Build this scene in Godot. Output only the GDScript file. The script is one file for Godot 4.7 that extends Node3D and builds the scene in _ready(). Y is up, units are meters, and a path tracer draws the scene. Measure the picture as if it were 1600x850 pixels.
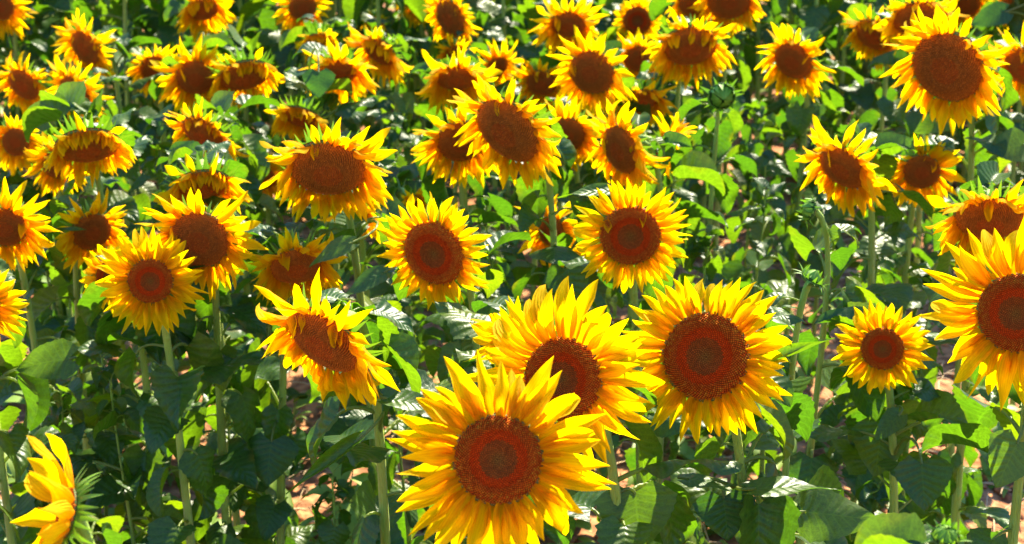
extends Node3D
# A field of sunflowers seen from a little above, against the light.

var rng := RandomNumberGenerator.new()
var M := {}
var PETAL := {"young": [], "ripe": []}
var LEAF: Array[ArrayMesh] = []
var DISC := {}
var BRACT: Array[ArrayMesh] = []
var CUP: ArrayMesh
var petal_size := Vector2(0.10, 0.0245)

func _ready() -> void:
	rng.seed = 77
	var cam := Camera3D.new()
	cam.name = "camera"
	cam.fov = 18
	cam.position = Vector3(0, 2.2, 0)
	cam.rotation_degrees = Vector3(-17.5, 0, 0)
	cam.near = 0.1
	cam.far = 1500.0
	var lens := CameraAttributesPhysical.new()
	lens.frustum_focal_length = 12.0 / tan(deg_to_rad(18 / 2.0))
	lens.frustum_focus_distance = 2.9
	lens.frustum_near = 0.1
	lens.frustum_far = 1500.0
	lens.exposure_aperture = 9.5
	cam.attributes = lens
	add_child(cam)
	var sky := ProceduralSkyMaterial.new()
	sky.sky_top_color = Color(0.30, 0.47, 0.76)
	sky.sky_horizon_color = Color(0.66, 0.78, 0.90)
	sky.sky_curve = 0.14
	sky.ground_bottom_color = Color(0.25, 0.2, 0.14)
	sky.ground_horizon_color = Color(0.6, 0.62, 0.6)
	sky.sky_energy_multiplier = 0.92
	var env := Environment.new()
	env.background_mode = Environment.BG_SKY
	env.sky = Sky.new()
	env.sky.sky_material = sky
	env.tonemap_mode = Environment.TONE_MAPPER_LINEAR
	env.tonemap_exposure = 4.7
	env.sdfgi_enabled = true
	env.ssao_enabled = true
	env.ssil_enabled = true
	var we := WorldEnvironment.new()
	we.name = "world_environment"
	we.environment = env
	add_child(we)
	var sun := DirectionalLight3D.new()
	sun.name = "sun"
	sun.light_color = Color(1.0, 0.955, 0.86)
	sun.light_energy = 1.6
	sun.light_angular_distance = 0.5
	sun.shadow_enabled = true
	sun.rotation_degrees = Vector3(-44, 180 - 24, 0)   # behind the field, a little to the right
	add_child(sun)
	materials()
	more_materials()
	prototypes()
	ground()
	for_heads()
	for_buds()
	field_behind()
	undergrowth()

# ---------------------------------------------------------------- materials

func noise_image(size: int, freq: float, seed_: int, oct := 4) -> Image:
	var n := FastNoiseLite.new()
	n.noise_type = FastNoiseLite.TYPE_SIMPLEX_SMOOTH
	n.seed = seed_
	n.frequency = freq
	n.fractal_octaves = oct
	return n.get_seamless_image(size, size)

func std(c: Color, rough: float, spec := 0.5) -> StandardMaterial3D:
	var m := StandardMaterial3D.new()
	m.albedo_color = c
	m.roughness = rough
	m.metallic_specular = spec
	m.cull_mode = BaseMaterial3D.CULL_DISABLED
	return m

func lin(r: float, g: float, b: float) -> Color:
	return Color(r, g, b).linear_to_srgb()

func materials() -> void:
	# petals: fine lengthwise nerves, colour from the vertices
	var im := Image.create(64, 64, false, Image.FORMAT_RGB8)
	var bump := Image.create(64, 64, false, Image.FORMAT_RGB8)
	var blotch := noise_image(64, 0.06, 21, 3)
	for x in 64:
		var line := 0.5 + 0.5 * cos(x / 64.0 * TAU * 7.0)
		line = 0.6 * line + 0.4 * rng.randf()
		for y in 64:
			var nerve := clampf(line + 0.5 * (blotch.get_pixel(x, y).r - 0.5), 0, 1)
			var g := 0.93 + 0.07 * nerve
			im.set_pixel(x, y, Color(g, g * (0.95 + 0.05 * nerve), g))
			bump.set_pixel(x, y, Color(nerve, nerve, nerve))
	bump.bump_map_to_normal_map(3.0)
	var petal := std(Color.WHITE, 0.75, 0.25)
	petal.albedo_texture = ImageTexture.create_from_image(im)
	petal.normal_enabled = true
	petal.normal_texture = ImageTexture.create_from_image(bump)
	petal.normal_scale = 0.8
	petal.vertex_color_use_as_albedo = true
	petal.backlight_enabled = true
	petal.backlight = Color(1.18, 1.15, 0.7)
	M.petal = petal
	# leaf blades: pale ribs, quilted surface
	var veins := leaf_images()
	var blade := std(lin(0.36, 0.44, 0.09), 1.0, 0.55)
	blade.albedo_texture = veins[0]
	blade.normal_enabled = true
	blade.normal_texture = veins[1]
	blade.normal_scale = 1.1
	blade.roughness_texture = veins[2]
	blade.vertex_color_use_as_albedo = true
	blade.backlight_enabled = true
	blade.backlight = Color(1.1, 1.14, 0.55)
	M.leaf = blade

# blade colours, as shares of the pale green of the leaf stalks
var TONES: Array[Color] = [Color(0.28, 0.50, 0.19), Color(0.19, 0.40, 0.24), Color(0.40, 0.60, 0.2), Color(0.24, 0.46, 0.2), Color(0.58, 0.68, 0.16)]

func more_materials() -> void:
	var tube := std(lin(0.20, 0.30, 0.06), 0.6, 0.4)
	tube.vertex_color_use_as_albedo = true
	tube.albedo_color = Color.WHITE
	tube.rim_enabled = true
	tube.rim = 0.2
	tube.rim_tint = 0.3
	tube.backlight_enabled = true
	tube.backlight = Color(0.4, 0.42, 0.25)
	var ribs := Image.create(64, 64, false, Image.FORMAT_RGB8)
	for x in 64:
		var r := rng.randf()
		for y in 64:
			var v := clampf(0.6 * r + 0.4 * rng.randf(), 0, 1)
			ribs.set_pixel(x, y, Color(v, v, v))
	ribs.bump_map_to_normal_map(3.0)
	tube.normal_enabled = true
	tube.normal_texture = ImageTexture.create_from_image(ribs)
	M.stem = tube
	var br := std(Color.WHITE, 0.55, 0.4)
	br.vertex_color_use_as_albedo = true
	br.backlight_enabled = true
	br.backlight = Color(0.8, 0.85, 0.5)
	M.bract = br
	var disc := std(Color.WHITE, 0.85, 0.2)
	disc.vertex_color_use_as_albedo = true
	M.disc = disc
	var dry := std(Color.WHITE, 0.8, 0.3)
	dry.vertex_color_use_as_albedo = true
	M.dry = dry
	# soil
	var soil_n := noise_image(512, 0.02, 3, 6)
	var col := Image.create(512, 512, false, Image.FORMAT_RGB8)
	for x in 512:
		for y in 512:
			var v := soil_n.get_pixel(x, y).r
			var c := Color(0.19, 0.08, 0.035).lerp(Color(0.46, 0.215, 0.09), smoothstep(0.25, 0.8, v))
			c *= rng.randf_range(0.82, 1.1)
			col.set_pixel(x, y, c.linear_to_srgb())
	var soil := std(Color.WHITE, 0.95, 0.2)
	soil.albedo_texture = ImageTexture.create_from_image(col)
	var sb: Image = soil_n.duplicate()
	sb.bump_map_to_normal_map(6.0)
	soil.normal_enabled = true
	soil.normal_texture = ImageTexture.create_from_image(sb)
	soil.uv1_triplanar = true
	soil.uv1_world_triplanar = true
	soil.uv1_scale = Vector3(1.4, 1.4, 1.4)
	M.soil = soil

func leaf_images() -> Array:
	var n := 256
	var col := Image.create(n, n, false, Image.FORMAT_RGB8)
	var hgt := Image.create(n, n, false, Image.FORMAT_RGB8)
	var rou := Image.create(n, n, false, Image.FORMAT_RGB8)
	var nz := noise_image(n, 0.03, 11, 4)
	var nf := noise_image(n, 0.12, 12, 3)
	for y in n:
		for x in n:
			var u := absf(x / (n - 1.0) - 0.5) * 2.0
			var v := y / (n - 1.0)
			# side ribs leave the midrib and run outward and towards the tip
			var q := (v - 0.30 * u * (1.0 - 0.3 * u)) * 8.0
			var near := absf(q - roundf(q)) / 8.0
			var rib := maxf(1.0 - near / 0.019, 0.0) * (1.0 - 0.6 * u)
			rib = maxf(rib, maxf(1.0 - u / 0.05, 0.0))
			var a := nz.get_pixel(x, y).r
			var b := nf.get_pixel(x, y).r
			var g := 0.76 + 0.16 * a + 0.2 * (b - 0.5)
			var c := Color(g, g, g)
			c = c.lerp(Color(1.0, 1.0, 0.95), 0.75 * rib)
			col.set_pixel(x, y, c)
			var quilt := 0.5 + 0.5 * cos((q - roundf(q)) * TAU)   # 1 at a rib
			var h := clampf(0.55 - 0.35 * quilt * (1.0 - 0.5 * u) + 0.07 * (b - 0.5) + 0.15 * (a - 0.5), 0, 1)
			hgt.set_pixel(x, y, Color(h, h, h))
			var r := clampf(0.36 + 0.10 * (b - 0.5) + 0.10 * a, 0.25, 0.8)
			rou.set_pixel(x, y, Color(r, r, r))
	hgt.bump_map_to_normal_map(7.0)
	return [ImageTexture.create_from_image(col), ImageTexture.create_from_image(hgt), ImageTexture.create_from_image(rou)]

# ---------------------------------------------------------------- mesh helpers

func grid(st: SurfaceTool, base: int, pts: Array, uvs: Array, cols: Array, w: int) -> int:
	# pts is a list of rows, each w points; returns the next free index
	for i in pts.size():
		st.set_color(cols[i])
		st.set_uv(uvs[i])
		st.add_vertex(pts[i])
	var rows := pts.size() / w
	for r in rows - 1:
		for c in w - 1:
			var k := base + r * w + c
			st.add_index(k); st.add_index(k + w); st.add_index(k + 1)
			st.add_index(k + 1); st.add_index(k + w); st.add_index(k + w + 1)
	return base + pts.size()

func begin() -> SurfaceTool:
	var st := SurfaceTool.new()
	st.begin(Mesh.PRIMITIVE_TRIANGLES)
	st.set_smooth_group(0)
	return st

func finish(st: SurfaceTool, m: Material) -> ArrayMesh:
	st.generate_normals()
	var mesh := st.commit()
	mesh.surface_set_material(0, m)
	return mesh

func tube_into(st: SurfaceTool, base: int, path: Array, radii: Array, sides: int, colors: Array) -> int:
	var pts := []; var uvs := []; var cols := []
	var side := Vector3.RIGHT
	for i in path.size():
		var t: Vector3 = (path[mini(i + 1, path.size() - 1)] - path[maxi(i - 1, 0)]).normalized()
		side = (side - t * side.dot(t)).normalized()
		var up := t.cross(side)
		for k in sides + 1:
			var a := TAU * k / sides
			pts.append(path[i] + (side * cos(a) + up * sin(a)) * radii[i])
			uvs.append(Vector2(k / float(sides), i * 0.15))
			cols.append(colors[i])
	return grid(st, base, pts, uvs, cols, sides + 1)

func piece(called: String, mesh: Mesh, parent: Node, at := Transform3D.IDENTITY) -> MeshInstance3D:
	var o := MeshInstance3D.new()
	o.name = called
	o.mesh = mesh
	o.transform = at
	parent.add_child(o, true)
	return o

# ---------------------------------------------------------------- prototypes

func prototypes() -> void:
	for i in 14:
		PETAL.young.append(make_petal(i, false))
		PETAL.ripe.append(make_petal(i + 40, true))
	for i in 24:
		LEAF.append(make_leaf(i))
	DISC.young = [make_disc(true, 1), make_disc(true, 2)]
	DISC.ripe = [make_disc(false, 3), make_disc(false, 4), make_disc(false, 5)]
	DISC.bud = [make_disc(false, 6, true)]
	for i in 4:
		BRACT.append(make_bract(i))
	CUP = make_cup()

func make_petal(i: int, ripe: bool) -> ArrayMesh:
	# one ray: unit length along +Y, unit width across X, face towards +Z
	var r := RandomNumberGenerator.new()
	r.seed = 900 + i
	var st := begin()
	var pts := []; var uvs := []; var cols := []
	var bend := r.randf_range(-0.75, 0.55) if not ripe else r.randf_range(-0.9, 1.1)
	var twist := r.randf_range(-0.5, 0.5) * (1.6 if ripe else 1.0)
	var chan := r.randf_range(0.10, 0.34)
	var sway := r.randf_range(-0.10, 0.10)
	var tipcurl := r.randf_range(-0.9, 0.8)
	var peak := r.randf_range(0.72, 0.95)
	var hue := r.randf_range(-1.0, 1.0)
	var p := Vector3.ZERO
	var rows := 9
	for j in rows + 1:
		var t := j / float(rows)
		var ang := bend * (t - 0.15) + tipcurl * t * t * t
		if j > 0:
			p += Vector3(sway * (t - 0.3), cos(ang), sin(ang)) / rows
		var w := 0.5 * pow(maxf(sin(PI * pow(t * 0.93 + 0.07, peak)), 0.0), 0.85) * (1.06 - 0.34 * t) / 0.27
		if j == rows: w = 0.02
		var tw := twist * t * t
		for k in 5:
			var s := k / 2.0 - 1.0
			var x := s * w * (1.0 + 0.10 * sin(hue * 9.0 + t * 9.0 + s * 1.7))
			var z := (chan * s * s - 0.07 * absf(cos(s * PI * 1.5)) + 0.16 * s * sin(hue * 7.0 + t * 7.0)) * w
			var xx := x * cos(tw) - z * sin(tw)
			var zz := x * sin(tw) + z * cos(tw)
			pts.append(p + Vector3(xx * 0.27, -zz * 0.27 * sin(ang), zz * 0.27 * cos(ang)))
			uvs.append(Vector2(k / 4.0, t))
			var root := Color(0.97, 0.47, 0.0)
			var tip := Color(0.97, 0.71 + 0.04 * hue, 0.0)
			if ripe:
				root = Color(0.96, 0.43, 0.0); tip = Color(0.97, 0.67 + 0.05 * hue, 0.0)
			cols.append(root.lerp(tip, smoothstep(0.0, 0.55, t)))
	grid(st, 0, pts, uvs, cols, 5)
	return finish(st, M.petal)

func make_leaf(i: int) -> ArrayMesh:
	# petiole from the origin outward along +X, then a heart-shaped blade; the blade is one unit long
	var r := RandomNumberGenerator.new()
	r.seed = 400 + i
	var st := begin()
	var pl := r.randf_range(0.35, 0.75)
	var rise := r.randf_range(0.35, 0.95)
	var path := []; var radii := []; var cc := []
	var p := Vector3.ZERO
	var a := rise
	var start := [0.25, -0.35, -0.9][i % 3] + r.randf_range(-0.25, 0.25) as float   # how steeply the blade sets off
	for k in 8:
		path.append(p)
		radii.append(lerpf(0.034, 0.022, k / 7.0))
		cc.append(Color.WHITE)
		p += Vector3(cos(a), sin(a), 0) * pl / 7.0
		a = lerpf(rise, start, pow((k + 1) / 7.0, 1.6))
	var pts := []; var uvs := []; var cols := []
	p = path[7]
	var droop := r.randf_range(0.3, 1.5)
	var fold := r.randf_range(-0.2, 0.75)
	var wide := r.randf_range(0.36, 0.50)
	var lobe := r.randf_range(0.10, 0.24)
	var curl := r.randf_range(-0.6, 0.45)
	var roll := r.randf_range(-0.8, 0.8)
	var ph := r.randf_range(0, TAU)
	var wav := r.randf_range(0.015, 0.06)
	var age := maxf(r.randf_range(-0.5, 0.6), 0.0)
	var rows := 20
	var w := 11
	for j in rows + 1:
		var t := j / float(rows)
		var h := start - droop * t * (0.5 + 0.5 * t)
		if j > 0:
			p += Vector3(cos(h), sin(h), 0) / rows
		var along := Vector3(cos(h), sin(h), 0)
		var nrm := Vector3(-sin(h), cos(h), 0)
		var prof := pow(maxf(1.0 - t, 0.0), 0.72) * pow(minf(t * 4.2 + 0.22, 1.0), 0.6) * (1.0 + 0.25 * sin(PI * t))
		var hw := wide * prof
		var tooth := 0.055 * (1.0 if j % 2 == 0 else -0.6) * minf(1.0, 3.0 * (1.0 - t))
		for k in w:
			var s := k / 5.0 - 1.0
			var e := absf(s)
			var reach := hw * s * (1.0 + (tooth if e > 0.95 else 0.0))
			var lift := fold * e * hw + curl * e * e * hw + wav * e * sin(ph + t * 11.0 + s * 2.0) + 0.06 * sin(ph * 2.0 + t * 4.0) * s
			var side := Vector3(0, 0, 1).rotated(along, roll * t)
			var n2 := nrm.rotated(along, roll * t)
			var back := -along * lobe * pow(e, 1.5) * pow(1.0 - t, 2.5)
			pts.append(p + side * reach + n2 * lift + back)
			uvs.append(Vector2(s * 0.5 + 0.5, t))
			var worn := smoothstep(0.78, 1.0, e + 0.25 * sin(ph * 3.0 + t * 13.0)) * age
			cols.append(TONES[4 if i % 12 == 7 else (i / 3) % 4].lerp(Color(0.8, 0.55, 0.3), worn))
	var nx := grid(st, 0, pts, uvs, cols, w)
	# petiole: shares the pale midrib of the blade's texture
	var pts2 := []; var uv2 := []; var c2 := []
	var sv := Vector3(0, 0, 1)
	for k in 8:
		var t: Vector3 = (path[mini(k + 1, 7)] - path[maxi(k - 1, 0)]).normalized()
		var up := t.cross(sv)
		for q in 6:
			var b := TAU * q / 5.0
			pts2.append(path[k] + (sv * cos(b) + up * sin(b)) * radii[k])
			uv2.append(Vector2(0.5, k / 8.0))
			c2.append(Color.WHITE)
	grid(st, nx, pts2, uv2, c2, 6)
	return finish(st, M.leaf)

func make_disc(young: bool, seed_: int, bud := false) -> ArrayMesh:
	# florets packed on a golden-angle spiral over a low dome, unit radius, face +Z
	var r := RandomNumberGenerator.new()
	r.seed = seed_
	var st := SurfaceTool.new()
	st.begin(Mesh.PRIMITIVE_TRIANGLES)
	st.set_smooth_group(-1)
	var count := 1500 if young else 1150
	if bud: count = 250
	for n in count:
		var f := sqrt((n + 0.5) / count)
		var th := n * 2.39996323
		var d := Vector3(cos(th), sin(th), 0)
		var z := disc_height(f, young)
		var rr := 0.92 * sqrt(PI / count) * r.randf_range(0.7, 0.95)
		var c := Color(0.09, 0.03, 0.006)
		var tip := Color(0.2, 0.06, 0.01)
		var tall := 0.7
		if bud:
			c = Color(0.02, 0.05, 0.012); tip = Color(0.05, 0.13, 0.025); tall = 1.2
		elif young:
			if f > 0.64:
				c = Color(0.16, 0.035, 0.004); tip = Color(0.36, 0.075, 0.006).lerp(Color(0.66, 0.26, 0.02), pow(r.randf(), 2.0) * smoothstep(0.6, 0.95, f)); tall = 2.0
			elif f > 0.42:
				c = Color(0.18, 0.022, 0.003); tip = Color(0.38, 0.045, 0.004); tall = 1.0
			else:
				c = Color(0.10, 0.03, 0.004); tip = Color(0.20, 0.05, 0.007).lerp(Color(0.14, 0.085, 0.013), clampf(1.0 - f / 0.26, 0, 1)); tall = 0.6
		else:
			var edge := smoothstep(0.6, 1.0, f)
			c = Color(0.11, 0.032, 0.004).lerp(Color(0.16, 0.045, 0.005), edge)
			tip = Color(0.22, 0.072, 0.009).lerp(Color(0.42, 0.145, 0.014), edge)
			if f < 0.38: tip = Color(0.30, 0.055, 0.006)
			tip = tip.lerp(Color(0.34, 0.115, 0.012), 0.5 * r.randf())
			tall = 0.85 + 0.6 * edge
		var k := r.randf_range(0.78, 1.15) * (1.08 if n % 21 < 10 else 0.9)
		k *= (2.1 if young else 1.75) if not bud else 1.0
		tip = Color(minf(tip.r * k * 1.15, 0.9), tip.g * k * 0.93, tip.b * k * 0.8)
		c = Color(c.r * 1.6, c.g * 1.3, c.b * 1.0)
		var o := d * f * 0.985 + Vector3(0, 0, z)
		var side := Vector3(-d.y, d.x, 0)
		var top := o + Vector3(0, 0, rr * tall * r.randf_range(0.8, 1.2)) + d * rr * 0.3 * r.randf_range(-1, 1)
		var q := [o + d * rr, o + side * rr, o - d * rr, o - side * rr]
		for m in 4:
			q[m].z -= rr * 0.6
		for m in 4:
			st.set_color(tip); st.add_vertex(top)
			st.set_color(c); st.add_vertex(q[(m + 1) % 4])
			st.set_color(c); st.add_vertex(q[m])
	# bed under the florets
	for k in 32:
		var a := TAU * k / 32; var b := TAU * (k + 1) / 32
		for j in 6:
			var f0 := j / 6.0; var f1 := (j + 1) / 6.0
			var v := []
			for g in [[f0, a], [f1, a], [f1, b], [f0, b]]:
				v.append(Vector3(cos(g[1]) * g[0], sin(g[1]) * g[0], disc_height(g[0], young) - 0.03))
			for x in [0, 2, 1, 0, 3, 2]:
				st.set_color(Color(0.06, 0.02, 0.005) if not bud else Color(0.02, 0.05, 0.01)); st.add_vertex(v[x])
	st.generate_normals()
	var mesh := st.commit()
	mesh.surface_set_material(0, M.disc)
	return mesh

func disc_height(f: float, young: bool) -> float:
	if young:
		return 0.16 - 0.20 * pow(f, 6.0) - 0.10 * exp(-f * f * 9.0)
	return 0.26 - 0.30 * pow(f, 3.0)

func make_bract(i: int) -> ArrayMesh:
	var r := RandomNumberGenerator.new()
	r.seed = 50 + i
	var st := begin()
	var pts := []; var uvs := []; var cols := []
	var bend := r.randf_range(-1.1, 0.2)
	var p := Vector3.ZERO
	for j in 6:
		var t := j / 5.0
		var ang := bend * t
		if j > 0: p += Vector3(0, cos(ang), sin(ang)) / 5.0
		var w := 0.17 * pow(1.0 - t, 0.6) * (1.0 - t * 0.45) if j < 5 else 0.006
		for k in 3:
			var s := k - 1.0
			pts.append(p + Vector3(s * w, 0, absf(s) * w * 0.35))
			uvs.append(Vector2(k / 2.0, t))
			cols.append(Color(0.13, 0.28, 0.02).lerp(Color(0.22, 0.38, 0.03), t))
	grid(st, 0, pts, uvs, cols, 3)
	return finish(st, M.bract)

func make_cup() -> ArrayMesh:
	# the green back of a head: unit radius, opening towards +Z
	var st := begin()
	var prof := [[0.16, -0.62], [0.2, -0.5], [0.45, -0.40], [0.75, -0.28], [0.95, -0.13], [1.0, -0.02], [0.97, 0.02], [0.9, 0.0]]
	var pts := []; var uvs := []; var cols := []
	for j in prof.size():
		for k in 25:
			var a := TAU * k / 24
			var q := 1.0 + 0.03 * sin(a * 12.0)
			pts.append(Vector3(cos(a) * prof[j][0] * q, sin(a) * prof[j][0] * q, prof[j][1]))
			uvs.append(Vector2(k / 6.0, j / 7.0))
			cols.append(Color(0.13, 0.22, 0.035))
	grid(st, 0, pts, uvs, cols, 25)
	return finish(st, M.bract)

# ---------------------------------------------------------------- plants

func stem_mesh(p0: Vector3, p1: Vector3, p2: Vector3, p3: Vector3, r0: float, r1: float) -> Array:
	var path := []; var radii := []; var cols := []
	for i in 19:
		var t := i / 18.0
		path.append(p0.bezier_interpolate(p1, p2, p3, t))
		radii.append(lerpf(r0, r1, smoothstep(0.0, 0.8, t)) * (1.0 + rng.randf_range(-0.07, 0.09)) * (1.0 + 0.25 * smoothstep(0.9, 1.0, t)))
		cols.append(Color(0.34, 0.38, 0.05).lerp(Color(0.26, 0.41, 0.035), clampf(t + rng.randf_range(-0.25, 0.25), 0, 1)).darkened(rng.randf_range(0.0, 0.22)))
	var st := begin()
	tube_into(st, 0, path, radii, 9, cols)
	return [finish(st, M.stem), path]

func leaves_on(root: Node3D, path: Array, count: int, size: float, face: Vector3, t0 := 0.12, t1 := 0.92) -> void:
	var yaw := rng.randf() * TAU
	for i in count:
		var t := lerpf(t0, t1, (i + rng.randf_range(-0.3, 0.3)) / (count - 1.0))
		t = clampf(t, 0.05, 0.95)
		yaw += 2.4 + rng.randf_range(-0.35, 0.35)
		var q := t * (path.size() - 1)
		var at: Vector3 = path[int(q)].lerp(path[mini(int(q) + 1, path.size() - 1)], q - int(q))
		var s := size * (0.55 + 0.6 * sin(PI * clampf(0.12 + 0.75 * t, 0, 1))) * rng.randf_range(0.75, 1.15)
		if t > 0.72:
			s *= lerpf(1.0, 0.5, (t - 0.72) / 0.23)
		var dir := Vector3(cos(yaw), 0, -sin(yaw))
		if t > 0.55 and face != Vector3.ZERO and dir.dot(Vector3(face.x, 0, face.z).normalized()) > 0.1:
			yaw += PI
		var b := Basis(Vector3.UP, yaw) * Basis(Vector3.FORWARD, rng.randf_range(-0.2, 0.2)) * Basis(Vector3.RIGHT, rng.randf_range(-0.25, 0.25))
		piece("leaf", LEAF[rng.randi() % LEAF.size()], root, Transform3D(b.scaled(Vector3.ONE * s), at))

func head_into(root: Node3D, at: Vector3, n: Vector3, disc: float, reach: float, kind: String, flop: float, joined := false) -> Node3D:
	var x := Vector3.UP.cross(n).normalized()
	var basis := Basis(x, n.cross(x), n)
	var spin := rng.randf() * TAU
	var head := piece("flower_head", CUP, root, Transform3D(basis * Basis.from_scale(Vector3(disc, disc, maxf(disc * 0.75, 0.03))), at))
	var inv := head.transform.affine_inverse()
	var dm: Array = DISC[kind]
	piece("seed_disc", dm[rng.randi() % dm.size()], head, inv * Transform3D(basis * Basis(Vector3.BACK, spin) * Basis.from_scale(Vector3(disc, disc, disc)), at))
	var young := kind == "young"
	var need := maxf(reach - disc * 0.92, 0.03)
	var width := petal_size.y * clampf(need / 0.085, 0.78, 1.03) * (1.05 if young else 0.92)
	var count := int(clampf(TAU * (disc + need * 0.4) / width * (1.75 if young else 1.75), 30, 62))
	if flop < 0.0:
		count = int(count * 0.42); need *= 1.1; width *= 1.2
	var st := begin()
	for k in count:
		var ring := k % 2
		var th := (k + rng.randf_range(-0.35, 0.35)) * TAU / count
		var rad := (basis * Vector3(cos(th), sin(th), 0)).normalized()
		var cone := rng.randf_range(-0.25, 0.28) * (1.0 if young else 1.7) - 0.16 * ring + (0.06 if young else 0.0) + maxf(-flop, 0.0) * rng.randf_range(0.35, 1.0)
		var dir := (rad * cos(cone) + n * sin(cone)).normalized()
		var g := rng.randf_range(0.0, 0.16) if young else rng.randf_range(0.05, 0.62)
		if not young and rad.y < 0.3:
			g += maxf(-n.y, 0.0) * rng.randf_range(0.7, 2.1)
		dir = (dir + Vector3.DOWN * g).normalized()
		var length := need * (rng.randf_range(0.84, 1.16) if young else rng.randf_range(0.72, 1.22)) * (1.0 if ring else 0.95)
		var low := rad.y < -0.3
		if rad.y > 0.25 and rng.randf() < flop:
			# a spent petal that hangs forward over the disc
			dir = (Vector3.DOWN * 0.95 + n * rng.randf_range(0.15, 0.4) - rad * 0.3).normalized()
			length *= 0.62
		elif not young and not low and rng.randf() < 0.1:
			continue
		var z := n - dir * n.dot(dir)
		if z.length() < 0.05: z = rad
		z = z.normalized()
		var yb := dir
		var b := Basis(yb.cross(z), yb, z) * Basis(Vector3.UP, rng.randf_range(-0.35, 0.35))
		var wd := width * rng.randf_range(0.82, 1.18)
		var pos := at + rad * disc * (0.97 if ring else 0.93) + n * disc * (0.0 if ring else 0.035)
		var tf := Transform3D(b * Basis.from_scale(Vector3(wd / 0.27 * 0.27 / 0.27 * 0.27, length, length)), pos)
		var list: Array = PETAL[kind]
		var mesh: ArrayMesh = list[rng.randi() % list.size()]
		if joined:
			st.append_from(mesh, 0, tf)
		else:
			piece("petal", mesh, head, inv * tf)
	if joined:
		var all := st.commit()
		all.surface_set_material(0, M.petal)
		piece("petals", all, head, inv)
	# green bracts round the back
	var bn := 30
	var sb := begin()
	for k in bn:
		var th := (k + rng.randf_range(-0.3, 0.3)) * TAU / bn
		var rad := (basis * Vector3(cos(th), sin(th), 0)).normalized()
		var back := rng.randf_range(-0.8, 0.1)
		var dir := (rad + n * back).normalized()
		var z := (n - dir * n.dot(dir)).normalized()
		var l := (0.026 + 0.17 * disc) * rng.randf_range(0.8, 1.3)
		var tf := Transform3D(Basis(dir.cross(z), dir, z) * Basis.from_scale(Vector3.ONE * l), at + rad * disc * 0.9 - n * disc * 0.12)
		if joined:
			sb.append_from(BRACT[k % 4], 0, tf)
		else:
			piece("bract", BRACT[k % 4], head, inv * tf)
	if joined:
		var all := sb.commit()
		all.surface_set_material(0, M.bract)
		piece("bracts", all, head, inv)
	return head

func plant_root(called: String, at: Vector2, label: String, category: String, group: String) -> Node3D:
	var root := Node3D.new()
	root.name = called
	root.position = Vector3(at.x, 0, at.y)
	root.set_meta("label", label)
	root.set_meta("category", category)
	root.set_meta("group", group)
	add_child(root, true)
	return root

func sunflower(head: Vector3, n: Vector3, disc: float, reach: float, kind: String, flop: float, foot: Vector2, label: String) -> Node3D:
	n = n.normalized()
	var root := plant_root("sunflower", foot, label, "sunflower", "sunflowers in bloom in the field")
	var o := root.position
	var h := head - o
	var neck := h - n * disc * 0.42
	var p2 := neck - n * 0.17 + Vector3.UP * 0.02 if flop >= 0.0 else neck - n * 0.04 + Vector3.DOWN * 0.12
	var p1 := Vector3(rng.randf_range(-0.03, 0.03), h.y * 0.72, rng.randf_range(-0.03, 0.03)).lerp(Vector3(p2.x, h.y * 0.72, p2.z), 0.2)
	var s := stem_mesh(Vector3(0, -0.02, 0), p1, p2, neck, 0.0105, 0.0075)
	piece("stem", s[0], root)
	leaves_on(root, s[1], 24, 0.108, n, 0.2)
	grown.append([root, s[1]])
	head_into(root, h, n, disc, reach, kind, flop)
	return root

func bud(head: Vector3, n: Vector3, disc: float, foot: Vector2, label: String) -> void:
	n = n.normalized()
	var root := plant_root("budding_sunflower", foot, label, "sunflower bud", "unopened sunflowers")
	var h := head - root.position
	var neck := h - n * disc * 0.5
	var p2 := neck - n * 0.08 + Vector3.DOWN * 0.04
	var s := stem_mesh(Vector3(0, -0.02, 0), Vector3(0, h.y * 0.6, 0), p2, neck, 0.0085, 0.006)
	piece("stem", s[0], root)
	leaves_on(root, s[1], 20, 0.10, n)
	var x := Vector3.UP.cross(n).normalized()
	var basis := Basis(x, n.cross(x), n)
	var f := piece("flower_bud", CUP, root, Transform3D(basis * Basis.from_scale(Vector3(disc, disc, disc)), h))
	var inv := f.transform.affine_inverse()
	piece("closed_disc", DISC.bud[0], f, inv * Transform3D(basis * Basis.from_scale(Vector3(disc, disc, disc * 1.2)), h))
	for ring in 3:
		for k in 13:
			var th := (k + 0.5 * ring + rng.randf_range(-0.3, 0.3)) * TAU / 13
			var rad := (basis * Vector3(cos(th), sin(th), 0)).normalized()
			var out: float = [rng.randf_range(0.25, 1.1), rng.randf_range(-0.1, 0.5), -0.55][ring]
			var dir: Vector3 = (rad * out + n * [rng.randf_range(-0.5, 0.8), 0.9, 0.75][ring]).normalized()
			var z: Vector3 = (n - dir * n.dot(dir)).normalized() if ring == 0 else (rad - dir * rad.dot(dir)).normalized()
			var l: float = disc * [rng.randf_range(0.5, 1.0), rng.randf_range(0.6, 0.9), rng.randf_range(0.75, 1.0)][ring]
			piece("bract", BRACT[k % 4], f, inv * Transform3D(Basis(dir.cross(z), dir, z) * Basis.from_scale(Vector3(l * [1.0, 1.6, 2.0][ring], l, l)), h + rad * disc * [0.97, 0.9, 0.75][ring] + n * disc * [0.0, 0.1, 0.22][ring]))

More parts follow.
